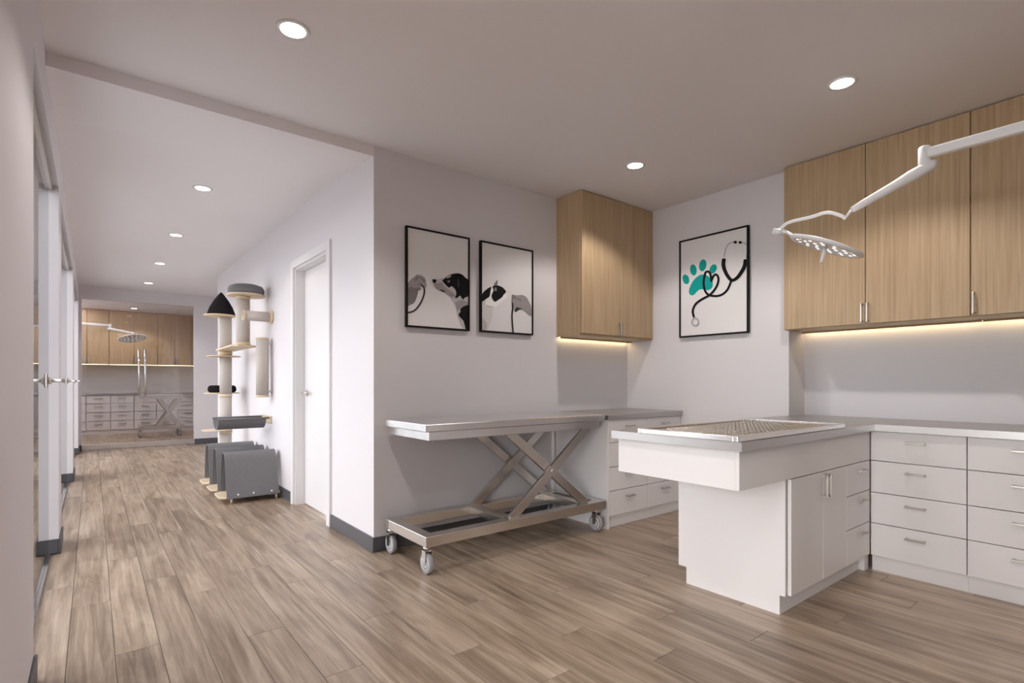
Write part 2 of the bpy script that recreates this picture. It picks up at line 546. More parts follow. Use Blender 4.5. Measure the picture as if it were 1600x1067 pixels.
for x, ya, yb in rest:
    x1 = min(x + PW, 4.7)
    rb.box(max(x, -3.59) + GAP / 2, x1 - GAP / 2, ya + GAP / 2, yb - GAP / 2, -0.006, 0)
o = build('plank_field', rb, 'floor', fl, fixnormals=False); o['kind'] = 'stuff'

# ---- white door in the corridor wall
d = thing('door_1', (XC, (DY0 + DY1) / 2, 0), 'closed white flush door in the corridor wall', 'door', kind='structure')
c = MB()
CW = 0.075; CT = 0.022
c.box(XC - CT, XC + 0.001, DY0 - CW, DY0, 0, DZ + CW, 0.004).box(XC - CT, XC + 0.001, DY1, DY1 + CW, 0, DZ + CW, 0.004).box(XC - CT, XC + 0.001, DY0, DY1, DZ, DZ + CW, 0.004)
build('casing', c, 'trim', d)
c = MB()
c.box(XC, XC + 0.16, DY0, DY0 + 0.018, 0, DZ).box(XC, XC + 0.16, DY1 - 0.018, DY1, 0, DZ).box(XC, XC + 0.16, DY0 + 0.018, DY1 - 0.018, DZ - 0.018, DZ)
build('jamb', c, 'trim', d)
build('leaf', B(XC + 0.085, XC + 0.127, DY0 + 0.022, DY1 - 0.022, 0.008, DZ - 0.022, 0.003), 'trim', d)
h = MB().lathe([(0.027, 0), (0.027, 0.008), (0.01, 0.01), (0.01, 0.05)], (XC + 0.085, 5.28, 1.09), (0, 1, 0), (0, 0, 1), (-1, 0, 0))
h.tube([(XC + 0.04, 5.285, 1.09), (XC + 0.04, 5.16, 1.09)], 0.01)
build('handle', h, 'nickel', d)

# ---- sliding glass doors in the left wall
GX = -0.243
names = ['nearest clear glass door in the left wall', 'middle clear glass door in the left wall', 'farthest clear glass door in the left wall']
for i, (a, b) in enumerate(OPEN):
    d = thing('door_%d' % (i + 2), (GX, (a + b) / 2, 0), names[i], 'door', kind='structure')
    mid = (a + b) / 2
    build('glass_pane', B(GX - 0.005, GX + 0.005, a + 0.002, mid - 0.002, 0.022, OPZ - 0.03), 'glass3', d)
    build('glass_pane', B(GX - 0.005, GX + 0.005, mid + 0.002, b - 0.002, 0.022, OPZ - 0.03), 'glass3', d)
    build('floor_track', B(GX - 0.02, GX + 0.02, a, b, 0, 0.018, 0.002), 'chrome', d)
    build('top_track', B(GX - 0.025, GX + 0.025, a, b, OPZ - 0.035, OPZ, 0.002), 'nickel', d)
    hy = b - 0.24
    h = MB().obox((GX + 0.010, hy, 1.205), (1, 0, 0), (0, 1, 0), (0, 0, 1), 0.005, 0.03, 0.045, 0.002)
    h.tube([(GX + 0.008, hy, 1.205), (GX + 0.085, hy, 1.205), (GX + 0.094, hy - 0.01, 1.205), (GX + 0.094, hy - 0.13, 1.205)], 0.012)
    h.lathe([(0.022, 0), (0.024, 0.008), (0.018, 0.014)], (GX + 0.016, hy, 1.205), (0, 1, 0), (0, 0, 1), (1, 0, 0), n=16)
    build('handle', h, 'nickel', d)

# ---- far glass double door
d = thing('door_5', ((FX0 + FX1) / 2, YF + 0.05, 0), 'frameless glass double door with tall pull bars at the corridor end', 'door', kind='structure')
FM = 0.707; FY = YF + 0.045
for x0, x1 in ((FX0 + 0.004, FM - 0.003), (FM + 0.003, FX1 - 0.004)):
    build('glass_pane', B(x0, x1, FY - 0.005, FY + 0.005, 0.1, FZ - 0.004), 'glass2', d)
    build('bottom_rail', B(x0, x1, FY - 0.018, FY + 0.018, 0.008, 0.1, 0.002), 'steel', d)
for x in (0.66, 0.755):
    h = MB().tube([(x, FY - 0.055, 0.94), (x, FY - 0.055, 1.78)], 0.016)
    h.tube([(x, FY - 0.055, 1.0), (x, FY - 0.005, 1.0)], 0.009).tube([(x, FY - 0.055, 1.72), (x, FY - 0.005, 1.72)], 0.009)
    build('pull_bar', h, 'chrome', d)


# ================================================================== FURNITURE HELPERS
def bar_handle(c, along, out, L, r=0.0055, stand=0.028):
    """straight bar handle on two posts: c on the face"""
    c, a, o = Vector(c), Vector(along).normalized(), Vector(out).normalized()
    m = MB()
    m.obox(c + o * stand, a, o, a.cross(o), L / 2, r, r, 0.0015)
    for s in (-1, 1):
        m.obox(c + o * stand / 2 + a * (s * (L / 2 - r)), o, a, a.cross(o), stand / 2, r, r, 0)
    return m


def door_panel(parent, axis, face, t, a0, a1, z0, z1, mat, hpos=None, hvert=True, hl=0.125, name='door', g=0.0024, hr=0.0055):
    """a door or drawer front lying on plane axis=face, going t into the unit; a0..a1 along the other axis. face normal is negative axis"""
    if axis == 'y':
        o = build(name, B(a0 + g, a1 - g, face, face + t, z0 + g, z1 - g, bev=0.0012, seg=1), mat, parent)
        out = (0, -1, 0); al = (1, 0, 0)
        P = (lambda a, z: (a, face, z))
    else:
        o = build(name, B(face, face + t, a0 + g, a1 - g, z0 + g, z1 - g, bev=0.0012, seg=1), mat, parent)
        out = (-1, 0, 0); al = (0, 1, 0)
        P = (lambda a, z: (face, a, z))
    if hpos:
        hm = bar_handle(P(*hpos), (0, 0, 1) if hvert else al, out, hl, hr)
        build('handle', hm, 'nickel', o)
    return o


ROWS = [(0.10, 0.305), (0.305, 0.50), (0.50, 0.70), (0.70, 0.888)]


def base_unit(axis, face, depth, a0, a1, label, group, hl=0.10, g=0.0024, hr=0.0055):
    if axis == 'y':
        loc = ((a0 + a1) / 2, face + depth / 2, 0)
        bx = lambda p0, p1, q0, q1, z0, z1, **k: B(p0, p1, q0, q1, z0, z1, **k)
    else:
        loc = (face + depth / 2, (a0 + a1) / 2, 0)
        bx = lambda p0, p1, q0, q1, z0, z1, **k: B(q0, q1, p0, p1, z0, z1, **k)
    t = thing('base_cabinet', loc, label, 'cabinet', group)
    build('body', bx(a0 + 0.0005, a1 - 0.0005, face + 0.045, face + depth, 0.10, 0.888), 'white', t)
    build('toe_kick', bx(a0 + 0.0005, a1 - 0.0005, face + 0.03, face + depth, 0, 0.0995), 'white', t)
    for z0, z1 in ROWS:
        am = (a0 + a1) / 2
        hz = z1 - 0.06
        door_panel(t, axis, face, 0.019, a0, a1, z0, z1, 'white', (am, hz), False, hl, 'drawer', g, hr)
    return t


# ================================================================== LEFT WALL UNIT
UF = 3.215
t = thing('wall_cabinet', (3.8, (UF + YP) / 2, 1.60), 'oak wall cabinet with two doors in the corner between photographs and paw poster', 'cabinet')
build('body', B(3.30, XP - 0.002, UF + 0.02, YP - 0.002, 1.60, CEIL - 0.004), 'oak', t)
door_panel(t, 'y', UF, 0.019, 3.30, 3.797, 1.615, CEIL - 0.006, 'oak', (3.785, 1.675), True, 0.13)
door_panel(t, 'y', UF, 0.019, 3.797, XP - 0.003, 1.615, CEIL - 0.006, 'oak', (3.81, 1.675), True, 0.13)
build('light_strip', B(3.31, XP - 0.02, YP - 0.028, YP - 0.016, 1.5965, 1.5995), 'led', t)
build('light_lip', B(3.30, XP - 0.004, YP - 0.055, YP - 0.047, 1.588, 1.5998), 'oak', t)

cab_group = 'white drawer cabinets under the corner counter'
LF = 2.905
t = base_unit('y', LF, YP - LF - 0.002, 3.303, 3.795, 'white four drawer cabinet beside the steel scissor table', cab_group)
build('end_panel', B(3.283, 3.3025, LF, YP - 0.014, 0, 0.888, bev=0.001, seg=1), 'white', t)
base_unit('y', LF, YP - LF - 0.002, 3.795, XP - 0.003, 'white four drawer cabinet in the corner under the paw poster wall', cab_group)
w_ = tag(build('worktop', B(3.27, XP - 0.001, 2.885, YP - 0.001, 0.8885, 0.93, bev=0.002), 'counter'), 'short grey worktop below the corner oak wall cabinet', 'worktop')

# ================================================================== RIGHT WALL UNITS
RFU = 4.20
ys = [1.926, 1.375, 0.813, 0.25, -0.31, -0.87]
labs = ['large two door oak wall cabinet next to the paw poster', 'oak wall cabinet at the right edge behind the surgical lamp arm', 'oak wall cabinet nearest the room back on the long run']
hand = [(1.375 + 0.017, 1.375 - 0.017), (0.813 - 0.014, None), None]
t = thing('wall_cabinet', (4.38, 1.37, 1.598), labs[0], 'cabinet', 'oak wall cabinets over the long counter')
build('body', B(RFU + 0.021, XB - 0.002, 0.8135, 1.926, 1.598, CEIL - 0.004).box(RFU + 0.021, XP - 0.001, 1.926, 1.935, 1.598, CEIL - 0.004), 'oak', t)
door_panel(t, 'x', RFU, 0.019, 1.375, 1.926, 1.598, CEIL - 0.006, 'oak', (1.392, 1.676), True, 0.13)
door_panel(t, 'x', RFU, 0.019, 0.814, 1.375, 1.598, CEIL - 0.006, 'oak', (1.358, 1.676), True, 0.13)
build('light_strip', B(XB - 0.030, XB - 0.018, 0.82, 1.91, 1.5945, 1.5975), 'led', t)
build('light_lip', B(XB - 0.06, XB - 0.052, 0.815, 1.925, 1.586, 1.5978), 'oak', t)
t = thing('wall_cabinet', (4.38, 0.53, 1.598), labs[1], 'cabinet', 'oak wall cabinets over the long counter')
build('body', B(RFU + 0.021, XB - 0.002, -0.31, 0.812, 1.598, CEIL - 0.004), 'oak', t)
door_panel(t, 'x', RFU, 0.019, 0.25, 0.812, 1.598, CEIL - 0.006, 'oak', (0.797, 1.676), True, 0.13)
door_panel(t, 'x', RFU, 0.019, -0.31, 0.25, 1.598, CEIL - 0.006, 'oak', (-0.295, 1.676), True, 0.13)
build('light_strip', B(XB - 0.030, XB - 0.018, -0.30, 0.80, 1.5945, 1.5975), 'led', t)
build('light_lip', B(XB - 0.06, XB - 0.052, -0.309, 0.811, 1.586, 1.5978), 'oak', t)

BF = 3.884
rg = 'white drawer cabinets under the long counter'
base_unit('x', BF, XB - BF - 0.002, 0.767, 1.243, 'white four drawer cabinet in the inner corner beside the peninsula', rg)
base_unit('x', BF, XB - BF - 0.002, 0.29, 0.767, 'white four drawer cabinet at the right edge', rg)
base_unit('x', BF, XB - BF - 0.002, -0.19, 0.29, 'white four drawer cabinet just beyond the right edge', rg)

# ---- peninsula
PY0, PY1 = 1.245, 1.895       # door plane and back
PX0, PX1 = 2.775, 3.882
AX0 = 2.285                   # overhanging apron
t = thing('peninsula_cabinet', (3.2, 1.57, 0), 'white peninsula cabinet carrying the perforated exam table top', 'cabinet')
build('body', B(PX0 + 0.02, PX1, PY0 + 0.045, PY1 - 0.012, 0.10, 0.70), 'white', t)
build('toe_kick', B(PX0 + 0.019, PX1, PY0 + 0.052, PY1 - 0.05, 0, 0.0995), 'white', t)
build('filler_post', B(3.845, 3.913, PY0 + 0.019, PY0 + 0.0515, 0, 0.0995), 'white', t)
ep = MB().prism([(PY0 + 0.022, 0.10), (PY0 + 0.05, 0.10), (PY0 + 0.05, 0), (1.842, 0), (1.842, 0.097), (PY1, 0.097), (PY1, 0.70), (PY0 + 0.022, 0.70)], lambda p, q, w: (w, p, q), PX0, PX0 + 0.0185)
build('end_panel', ep, 'white', t)
build('back_panel', B(PX0 + 0.019, PX1, PY1 - 0.0115, PY1, 0.097, 0.70), 'white', t)
ap = MB().box(AX0, PX1, PY0, PY0 + 0.02, 0.7045, 0.888, bev=0.0012, seg=1)
ap.box(AX0, AX0 + 0.02, PY0 + 0.02, 1.945, 0.7045, 0.888, bev=0.0012, seg=1)
ap.box(AX0 + 0.02, PX1, 1.925, 1.945, 0.7045, 0.888, bev=0.0012, seg=1)
ap.box(AX0 + 0.02, PX1, PY0 + 0.02, 1.925, 0.7045, 0.7245)
build('apron', ap, 'white', t)
door_panel(t, 'y', PY0, 0.019, PX0 + 0.016, 3.18, 0.102, 0.702, 'white', (3.157, 0.625), True, 0.125)
door_panel(t, 'y', PY0, 0.019, 3.18, 3.505, 0.102, 0.702, 'white', (3.203, 0.625), True, 0.125)
for z0, z1 in ((0.102, 0.312), (0.312, 0.514), (0.514, 0.702)):
    door_panel(t, 'y', PY0, 0.019, 3.505, 3.880, z0, z1, 'white', (3.72, z1 - 0.05), False, 0.10, 'drawer')

wt = MB()
wt.prism([(2.25, 1.215), (3.868, 1.215), (3.868, -0.2), (XB - 0.001, -0.2), (XB - 0.001, YR - 0.001), (XP - 0.001, YR - 0.001), (XP - 0.001, 1.965), (2.25, 1.965)], lambda p, q, w: (p, q, w), 0.8885, 0.93)
tag(build('worktop', wt, 'counter'), 'long grey L shaped worktop over the peninsula and right hand drawers', 'worktop')

# ---- perforated steel tray let into the peninsula top
TX0, TX1, TY0, TY1, TZ = 2.235, 3.43, 1.225, 1.775, 0.9305
t = thing('grate_tray', ((TX0 + TX1) / 2, (TY0 + TY1) / 2, TZ), 'steel exam tray with a perforated grate on the peninsula', 'tray')
rw, rh = 0.022, 0.026
rim = MB().box(TX0, TX1, TY0, TY0 + rw, TZ, TZ + rh, 0.003).box(TX0, TX1, TY1 - rw, TY1, TZ, TZ + rh, 0.003)
rim.box(TX0, TX0 + rw, TY0 + rw, TY1 - rw, TZ, TZ + rh, 0.003).box(TX1 - rw, TX1, TY0 + rw, TY1 - rw, TZ, TZ + rh, 0.003)
build('rim', rim, 'steel', t)
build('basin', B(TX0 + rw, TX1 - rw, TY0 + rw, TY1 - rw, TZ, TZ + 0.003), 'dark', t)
gx0, gx1, gy0, gy1 = TX0 + rw + 0.004, TX1 - rw - 0.004, TY0 + rw + 0.004, TY1 - rw - 0.004
nx, ny = 28, 11
gm = MB(); gz = TZ + 0.014
cx_, cy_ = (gx1 - gx0) / nx, (gy1 - gy0) / ny
for i in range(nx):
    for j in range(ny):
        ox, oy = gx0 + i * cx_, gy0 + j * cy_
        xc, yc = ox + cx_ / 2, oy + cy_ / 2
        r = 0.35 * min(cx_, cy_)
        out = [(ox, oy), (xc, oy), (ox + cx_, oy), (ox + cx_, yc), (ox + cx_, oy + cy_), (xc, oy + cy_), (ox, oy + cy_), (ox, yc)]
        inn = [(xc + r * math.cos(a), yc + r * math.sin(a)) for a in [math.radians(225 + 45 * q) for q in range(8)]]
        vs = [(p, q, gz) for p, q in out] + [(p, q, gz + 0.003) for p, q in inn] + [(p, q, gz - 0.006) for p, q in inn]
        fs = []
        for q in range(8):
            n = (q + 1) % 8
            fs.append((q, n, 8 + n, 8 + q)); fs.append((8 + q, 8 + n, 16 + n, 16 + q))
        gm.add(vs, fs)
build('perforated_grate', gm, 'grate', t, fixnormals=False)


# ================================================================== SCISSOR TABLE
def scissor_table(loc, label, L, W, H, fx=None, rz=0.0):
    """local: x 0..L, y 0..W; the near left corner of the frame at loc"""
    t = thing('scissor_table', (0, 0, 0), label, 'table')
    WLOC[t.name] = Vector((0, 0, 0))
    zb0, zb1 = 0.172, 0.240
    fw = 0.075
    fr = MB().box(0, L, 0, fw, zb0, zb1, 0.004).box(0, L, W - fw, W, zb0, zb1, 0.004)
    fr.box(0, fw, fw, W - fw, zb0, zb1, 0.004).box(L - fw, L, fw, W - fw, zb0, zb1, 0.004)
    build('base_frame', fr, 'steelh', t)
    xa, xb = 0.70, 1.47
    k = L / 1.64
    xa *= k; xb *= k
    build('crossbar', B(xa - 0.03, xa + 0.06, fw, W - fw, zb0 + 0.01, zb1 - 0.004, 0.003), 'steelh', t)
    build('crossbar', B(xb - 0.05, xb + 0.03, fw, W - fw, zb0 + 0.01, zb1 - 0.004, 0.003), 'steelh', t)
    zt = H - 0.107
    for y, in ((0.055,), (W - 0.055,)):
        for s, off in ((1, -0.014), (-1, 0.014)):
            p0 = Vector((xa if s > 0 else xb, y + off, zb1 - 0.005)); p1 = Vector((xb if s > 0 else xa, y + off, zt + 0.01))
            dd = (p1 - p0); ln = dd.length; dd.normalize()
            m = MB().obox((p0 + p1) / 2, dd, (0, 1, 0), dd.cross(Vector((0, 1, 0))), ln / 2 + 0.012, 0.0125, 0.034, 0.003)
            build('scissor_arm', m, 'steelh', t)
        pv = MB().tube([((xa + xb) / 2, y - 0.034, (zb1 + zt) / 2), ((xa + xb) / 2, y + 0.034, (zb1 + zt) / 2)], 0.013, 16)
        build('pivot_pin', pv, 'nickel', t)
    build('apron', B(0.03, L - 0.06, 0.015, W - 0.015, H - 0.106, H - 0.05, 0.003), 'steel', t)
    build('tabletop', B(-0.005, L - 0.01, -0.005, W - 0.005, H - 0.05, H, 0.006), 'steel', t)
    for cx, cy in ((0.028, 0.036), (L - 0.075, 0.036), (0.028, W - 0.04), (L - 0.075, W - 0.04)):
        R = 0.066
        ca = MB().lathe([(0.022, 0.150), (0.026, 0.171)], (cx, cy, 0), n=20)
        ca.tube([(cx, cy, 0.130), (cx, cy, 0.152)], 0.010, 12)
        c_ = build('caster', ca, 'nickel', t)
        fk = MB()
        for s in (-1, 1):
            fk.prism([(-0.022, 0.152), (0.022, 0.152), (0.020, 0.10), (0.012, 0.055), (-0.012, 0.055), (-0.020, 0.10)], lambda p, q, w: (cx + w, cy + p, q), s * 0.021, s * 0.024)
        fk.box(cx - 0.024, cx + 0.024, cy - 0.022, cy + 0.022, 0.148, 0.152)
        build('fork', fk, 'chrome', c_)
        wm = MB().lathe([(0.012, -0.017), (0.030, -0.014), (0.048, -0.016), (0.048, 0.016), (0.030, 0.014), (0.012, 0.017)], (cx, cy, R), (0, 1, 0), (0, 0, 1), (1, 0, 0))
        build('wheel', wm, 'wheel', c_)
        tm = MB().lathe([(0.047, -0.015), (R - 0.004, -0.015), (R, -0.010), (R, 0.010), (R - 0.004, 0.015), (0.047, 0.015), (0.047, -0.015)], (cx, cy, R), (0, 1, 0), (0, 0, 1), (1, 0, 0))
        build('tyre', tm, 'tyre', c_)
    t.location = loc; t.rotation_euler = (0, 0, rz)
    return t


scissor_table((1.612, 2.90, 0), 'stainless steel scissor lift table on casters below the photographs', 1.64, 0.585, 0.935)


# ================================================================== FRAMED PICTURES
def flat_shape(name, pts3, mat, parent):
    me = MB().add(pts3, [list(range(len(pts3)))])
    return build(name, me, mat, parent, fixnormals=False)


def strip(pts, wd):
    """poly outline of a stroke with width wd (number or list), 2d pixel points -> quads"""
    ws = wd if isinstance(wd, list) else [wd] * len(pts)
    L, R = [], []
    for i, (x, y) in enumerate(pts):
        a = pts[max(i - 1, 0)]; b = pts[min(i + 1, len(pts) - 1)]
        dx, dy = b[0] - a[0], b[1] - a[1]; l = math.hypot(dx, dy) or 1
        L.append((x - dy / l * ws[i] / 2, y + dx / l * ws[i] / 2)); R.append((x + dy / l * ws[i] / 2, y - dx / l * ws[i] / 2))
    return L, R


def smooth_path(pts, n=6):
    out = []
    for i in range(len(pts) - 1):
        p0 = pts[max(i - 1, 0)]; p1 = pts[i]; p2 = pts[i + 1]; p3 = pts[min(i + 2, len(pts) - 1)]
        for k in range(n):
            s = k / n
            out.append(tuple(0.5 * (2 * p1[j] + (p2[j] - p0[j]) * s + (2 * p0[j] - 5 * p1[j] + 4 * p2[j] - p3[j]) * s * s + (3 * p1[j] - p0[j] - 3 * p2[j] + p3[j]) * s ** 3) for j in (0, 1)))
    out.append(pts[-1])
    return out


def ellipse(cx, cy, rx, ry, rot=0, n=24):
    r = math.radians(rot); o = []
    for k in range(n):
        a = 2 * math.pi * k / n
        x, y = rx * math.cos(a), ry * math.sin(a)
        o.append((cx + x * math.cos(r) - y * math.sin(r), cy + x * math.sin(r) + y * math.cos(r)))
    return o


class Art:
    """flat print shapes traced from the photograph onto the picture plane; a small step forward per layer"""
    def __init__(s, parent, conv, plane):
        s.p = parent; s.c = conv; s.pl = plane; s.k = 0

    def _lift(s):
        s.k += 1
        return 0.0005 + 0.0003 * s.k

    def poly(s, name, pts, mat, soft=True):
        l = s._lift()
        if soft:
            pts = smooth_path(pts + [pts[0]], 3)[:-1]
        flat_shape(name, [s.pl(*s.c(*q), l) for q in pts], mat, s.p)

    def line(s, name, pts, wd, mat):
        l = s._lift()
        if isinstance(wd, list):
            ws = [w_[0] for w_ in smooth_path([(w_, 0) for w_ in wd])]
        else:
            ws = wd
        L, R = strip(smooth_path(pts), ws)
        n = len(L)
        P = [s.pl(*s.c(*q), l) for q in L + R]
        build(name, MB().add(P, [(i, i + 1, n + i + 1, n + i) for i in range(n - 1)]), mat, s.p, fixnormals=False)


def picture_y(x0, x1, z0, z1, label):
    FT, FD = 0.013, 0.03
    t = thing('framed_picture', ((x0 + x1) / 2, YP - 0.015, z0), label, 'picture', 'framed pet photographs')
    f = MB()
    y0, y1 = YP - FD, YP - 0.001
    f.box(x0, x1, y0, y1, z0, z0 + FT, 0.0015).box(x0, x1, y0, y1, z1 - FT, z1, 0.0015)
    f.box(x0, x0 + FT, y0, y1, z0 + FT, z1 - FT, 0.0015).box(x1 - FT, x1, y0, y1, z0 + FT, z1 - FT, 0.0015)
    build('frame', f, 'black', t)
    pr = build('print', B(x0 + FT, x1 - FT, YP - 0.022, YP - 0.004, z0 + FT, z1 - FT), 'paper', t)
    xa, xb, za, zb = x0 + FT, x1 - FT, z0 + FT, z1 - FT
    def plane(u, v, lift):
        p = on_y(u, v, YP - 0.022)
        return (min(max(p.x, xa), xb), YP - 0.022 - lift, min(max(p.z, za), zb))
    return pr, plane


pr, plane = picture_y(1.788, 2.341, 1.598, 2.335, 'black framed photograph of a dog sniffing a hand with a stethoscope')
A = Art(pr, lambda x, y: (630 + x / 10.667, 420 + y / 10.667), plane)
A.poly('hand', [(230, 95), (300, 110), (360, 150), (380, 220), (385, 300), (350, 310), (335, 265), (290, 260), (300, 335), (250, 370), (225, 480), (180, 570), (130, 592), (55, 605), (55, 330), (100, 210), (160, 150)], 'p_grey')
A.poly('forearm_shade', [(55, 345), (120, 300), (215, 330), (245, 385), (215, 490), (170, 570), (55, 595)], 'p_mid')
for q in ([(180, 195), (230, 130), (262, 140), (215, 195)], [(270, 130), (330, 165), (365, 215), (350, 225), (300, 175)], [(225, 260), (290, 240), (345, 290), (335, 310), (280, 265)], [(215, 310), (290, 335), (260, 365), (220, 345)]):
    A.poly('finger_shade', q, 'p_mid')
A.line('stethoscope_tube', [(295, 268), (340, 310), (350, 390), (312, 520), (240, 640), (160, 708), (55, 735)], 28, 'p_dark')
A.poly('chest', [(770, 455), (860, 470), (960, 450), (990, 500), (1080, 450), (1080, 640), (960, 680), (920, 780), (990, 860), (1045, 1020), (1000, 1000), (930, 860), (880, 640), (835, 550)], 'p_light')
A.poly('neck_shade', [(860, 560), (960, 520), (1080, 560), (1080, 620), (960, 650), (900, 690)], 'p_grey')
A.poly('coat', [(1080, 600), (1000, 628), (945, 675), (955, 710), (920, 770), (960, 825), (1000, 870), (1025, 960), (1045, 1040), (1080, 1040)], 'p_black')
A.poly('muzzle', [(480, 180), (560, 178), (640, 160), (720, 180), (800, 290), (875, 350), (875, 440), (830, 460), (770, 450), (690, 395), (580, 350), (530, 310)], 'p_light')
A.poly('muzzle_shade', [(500, 225), (560, 240), (640, 230), (690, 300), (800, 380), (860, 440), (830, 460), (770, 450), (690, 395), (580, 350), (530, 310)], 'p_grey')
A.poly('head', [(645, 200), (720, 130), (790, 95), (860, 78), (930, 78), (990, 105), (1040, 155), (1080, 200), (1080, 440), (1030, 475), (992, 512), (962, 470), (940, 448), (900, 480), (862, 485), (880, 420), (865, 350), (800, 290), (760, 315), (700, 265)], 'p_black')
A.poly('ear_sheen', [(900, 180), (925, 175), (930, 290), (905, 310)], 'p_dark')
A.poly('brow', [(715, 140), (790, 108), (785, 135), (720, 160)], 'p_light')
A.poly('eye_patch', [(730, 200), (775, 190), (770, 225), (735, 230)], 'p_mid')
A.poly('nose', [(478, 176), (540, 178), (545, 208), (520, 238), (490, 225)], 'p_black')
A.poly('mouth', [(605, 342), (690, 372), (672, 386), (620, 362)], 'p_black')

pr, plane = picture_y(2.446, 3.001, 1.600, 2.335, 'black framed photograph of a cat facing a hand with a stethoscope')
A = Art(pr, lambda x, y: (745 + x / 11.23, 430 + y / 11.23), plane)
A.poly('body', [(55, 450), (160, 415), (210, 530), (268, 560), (275, 700), (240, 830), (180, 960), (55, 1000)], 'p_pale')
A.poly('body_shade', [(55, 740), (110, 760), (170, 840), (160, 950), (55, 990)], 'p_light')
A.poly('cheek', [(460, 340), (512, 305), (530, 400), (450, 450), (380, 520), (300, 560), (200, 545), (150, 520), (165, 410), (230, 370), (310, 455)], 'p_white')
A.poly('chin_shade', [(160, 515), (230, 540), (300, 548), (240, 562), (180, 545)], 'p_light')
A.poly('blaze', [(215, 225), (290, 190), (300, 260), (265, 330), (240, 385), (200, 390)], 'p_white')
A.poly('dark_fur_back', [(55, 370), (130, 280), (200, 225), (252, 205), (240, 265), (222, 370), (170, 410), (95, 462), (55, 445)], 'p_black')
A.poly('dark_fur_face', [(268, 205), (320, 172), (400, 190), (460, 222), (510, 290), (470, 340), (440, 385), (380, 430), (310, 466), (262, 395), (262, 335), (290, 265)], 'p_black')
A.poly('ear', [(295, 160), (330, 115), (355, 82), (360, 160), (320, 185)], 'p_mid')
A.poly('eye_sheen', [(300, 220), (340, 215), (345, 270), (310, 280)], 'p_mid')
A.poly('hand', [(620, 350), (700, 352), (800, 348), (870, 390), (910, 460), (950, 560), (950, 720), (860, 645), (790, 602), (720, 612), (690, 645), (652, 620), (645, 550), (608, 470)], 'p_grey')
A.poly('knuckle', [(612, 345), (655, 345), (690, 400), (760, 420), (770, 465), (720, 430), (640, 410), (615, 465)], 'p_mid')
A.poly('palm_shade', [(690, 560), (790, 590), (730, 610), (690, 645), (660, 620)], 'p_dark')
A.line('stethoscope_tube', [(618, 480), (626, 560), (614, 700), (620, 850), (640, 1060)], 22, 'p_black')

# paw poster on the right hand wall
t = thing('framed_poster', (XP - 0.015, 2.573, 1.604), 'black framed poster of a teal paw print and looped stethoscope', 'picture')
f = MB(); FT = 0.014
y0, y1, z0, z1 = 2.243, 2.904, 1.604, 2.497
for a in ((y0, y1, z0, z0 + FT), (y0, y1, z1 - FT, z1), (y0, y0 + FT, z0 + FT, z1 - FT), (y1 - FT, y1, z0 + FT, z1 - FT)):
    f.box(XP - 0.032, XP - 0.001, a[0], a[1], a[2], a[3], 0.0015)
build('frame', f, 'black', t)
pr = build('print', B(XP - 0.022, XP - 0.004, y0 + FT, y1 - FT, z0 + FT, z1 - FT), 'paper', t)
def plane(u, v, lift):
    p = on_x(u, v, XP - 0.022)
    return (XP - 0.022 - lift, min(max(p.y, y0 + FT), y1 - FT), min(max(p.z, z0 + FT), z1 - FT))
A = Art(pr, lambda x, y: (1060 + x / 11.86, 350 + y / 11.86), plane)
fb = lambda pts: [(x * 11.86 / 10.667, (80 + y / 10.667) * 11.86) for x, y in pts]
A.poly('toe_pad', ellipse(278, 850, 62, 104, -8), 'p_teal', False)
A.poly('toe_pad', ellipse(452, 765, 68, 112, 10), 'p_teal', False)
A.poly('toe_pad', ellipse(645, 832, 62, 92, 28), 'p_teal', False)
A.poly('toe_pad', ellipse(140, 1025, 60, 92, -16), 'p_teal', False)
A.poly('main_pad', fb([(175, 280), (190, 200), (250, 90), (320, 20), (400, -14), (480, 5), (545, 60), (575, 140), (560, 210), (500, 247), (440, 238), (370, 235), (320, 265), (270, 320), (230, 335), (192, 320)]), 'p_teal')
A.line('tube', fb([(880, 90), (862, 150), (820, 240), (750, 310), (660, 345), (560, 342), (495, 320), (448, 262), (427, 180), (425, 90), (440, 5), (455, -45), (490, -62), (525, -40), (545, 30), (552, 105)]), 42, 'p_black')
A.line('tube', fb([(548, 110), (565, 60), (590, 10), (628, -12), (660, 20), (670, 80), (650, 160), (600, 250), (520, 332), (400, 398), (300, 470), (252, 555), (243, 620), (264, 705)]), 42, 'p_black')
A.line('ear_tube', [(845, 660), (838, 770), (880, 900), (950, 1010), (1000, 1048)], [72, 74, 68, 66, 60], 'p_black')
A.line('ear_tube', [(1245, 675), (1222, 800), (1130, 950), (1060, 1020), (985, 1052)], [72, 72, 66, 60, 55], 'p_black')
A.poly('tube_end', ellipse(846, 662, 38, 26), 'p_black', False)
A.poly('tube_end', ellipse(1246, 676, 38, 26), 'p_black', False)
A.line('ear_wire', [(850, 615), (878, 480), (925, 385), (985, 345), (1045, 337)], 19, 'p_wire')
A.line('ear_wire', [(1262, 640), (1280, 510), (1278, 410), (1232, 355), (1170, 342)], 19, 'p_wire')
A.poly('ear_plug', ellipse(1060, 338, 32, 26), 'p_black', False)
A.poly('ear_plug', ellipse(1150, 342, 32, 26), 'p_black', False)
A.line('chest_piece', [(x * 11.86 / 10.667, (80 + y / 10.667) * 11.86) for x, y in ellipse(285, 780, 54, 62)] + fb([ellipse(285, 780, 54, 62)[0]]), 24, 'p_wire')


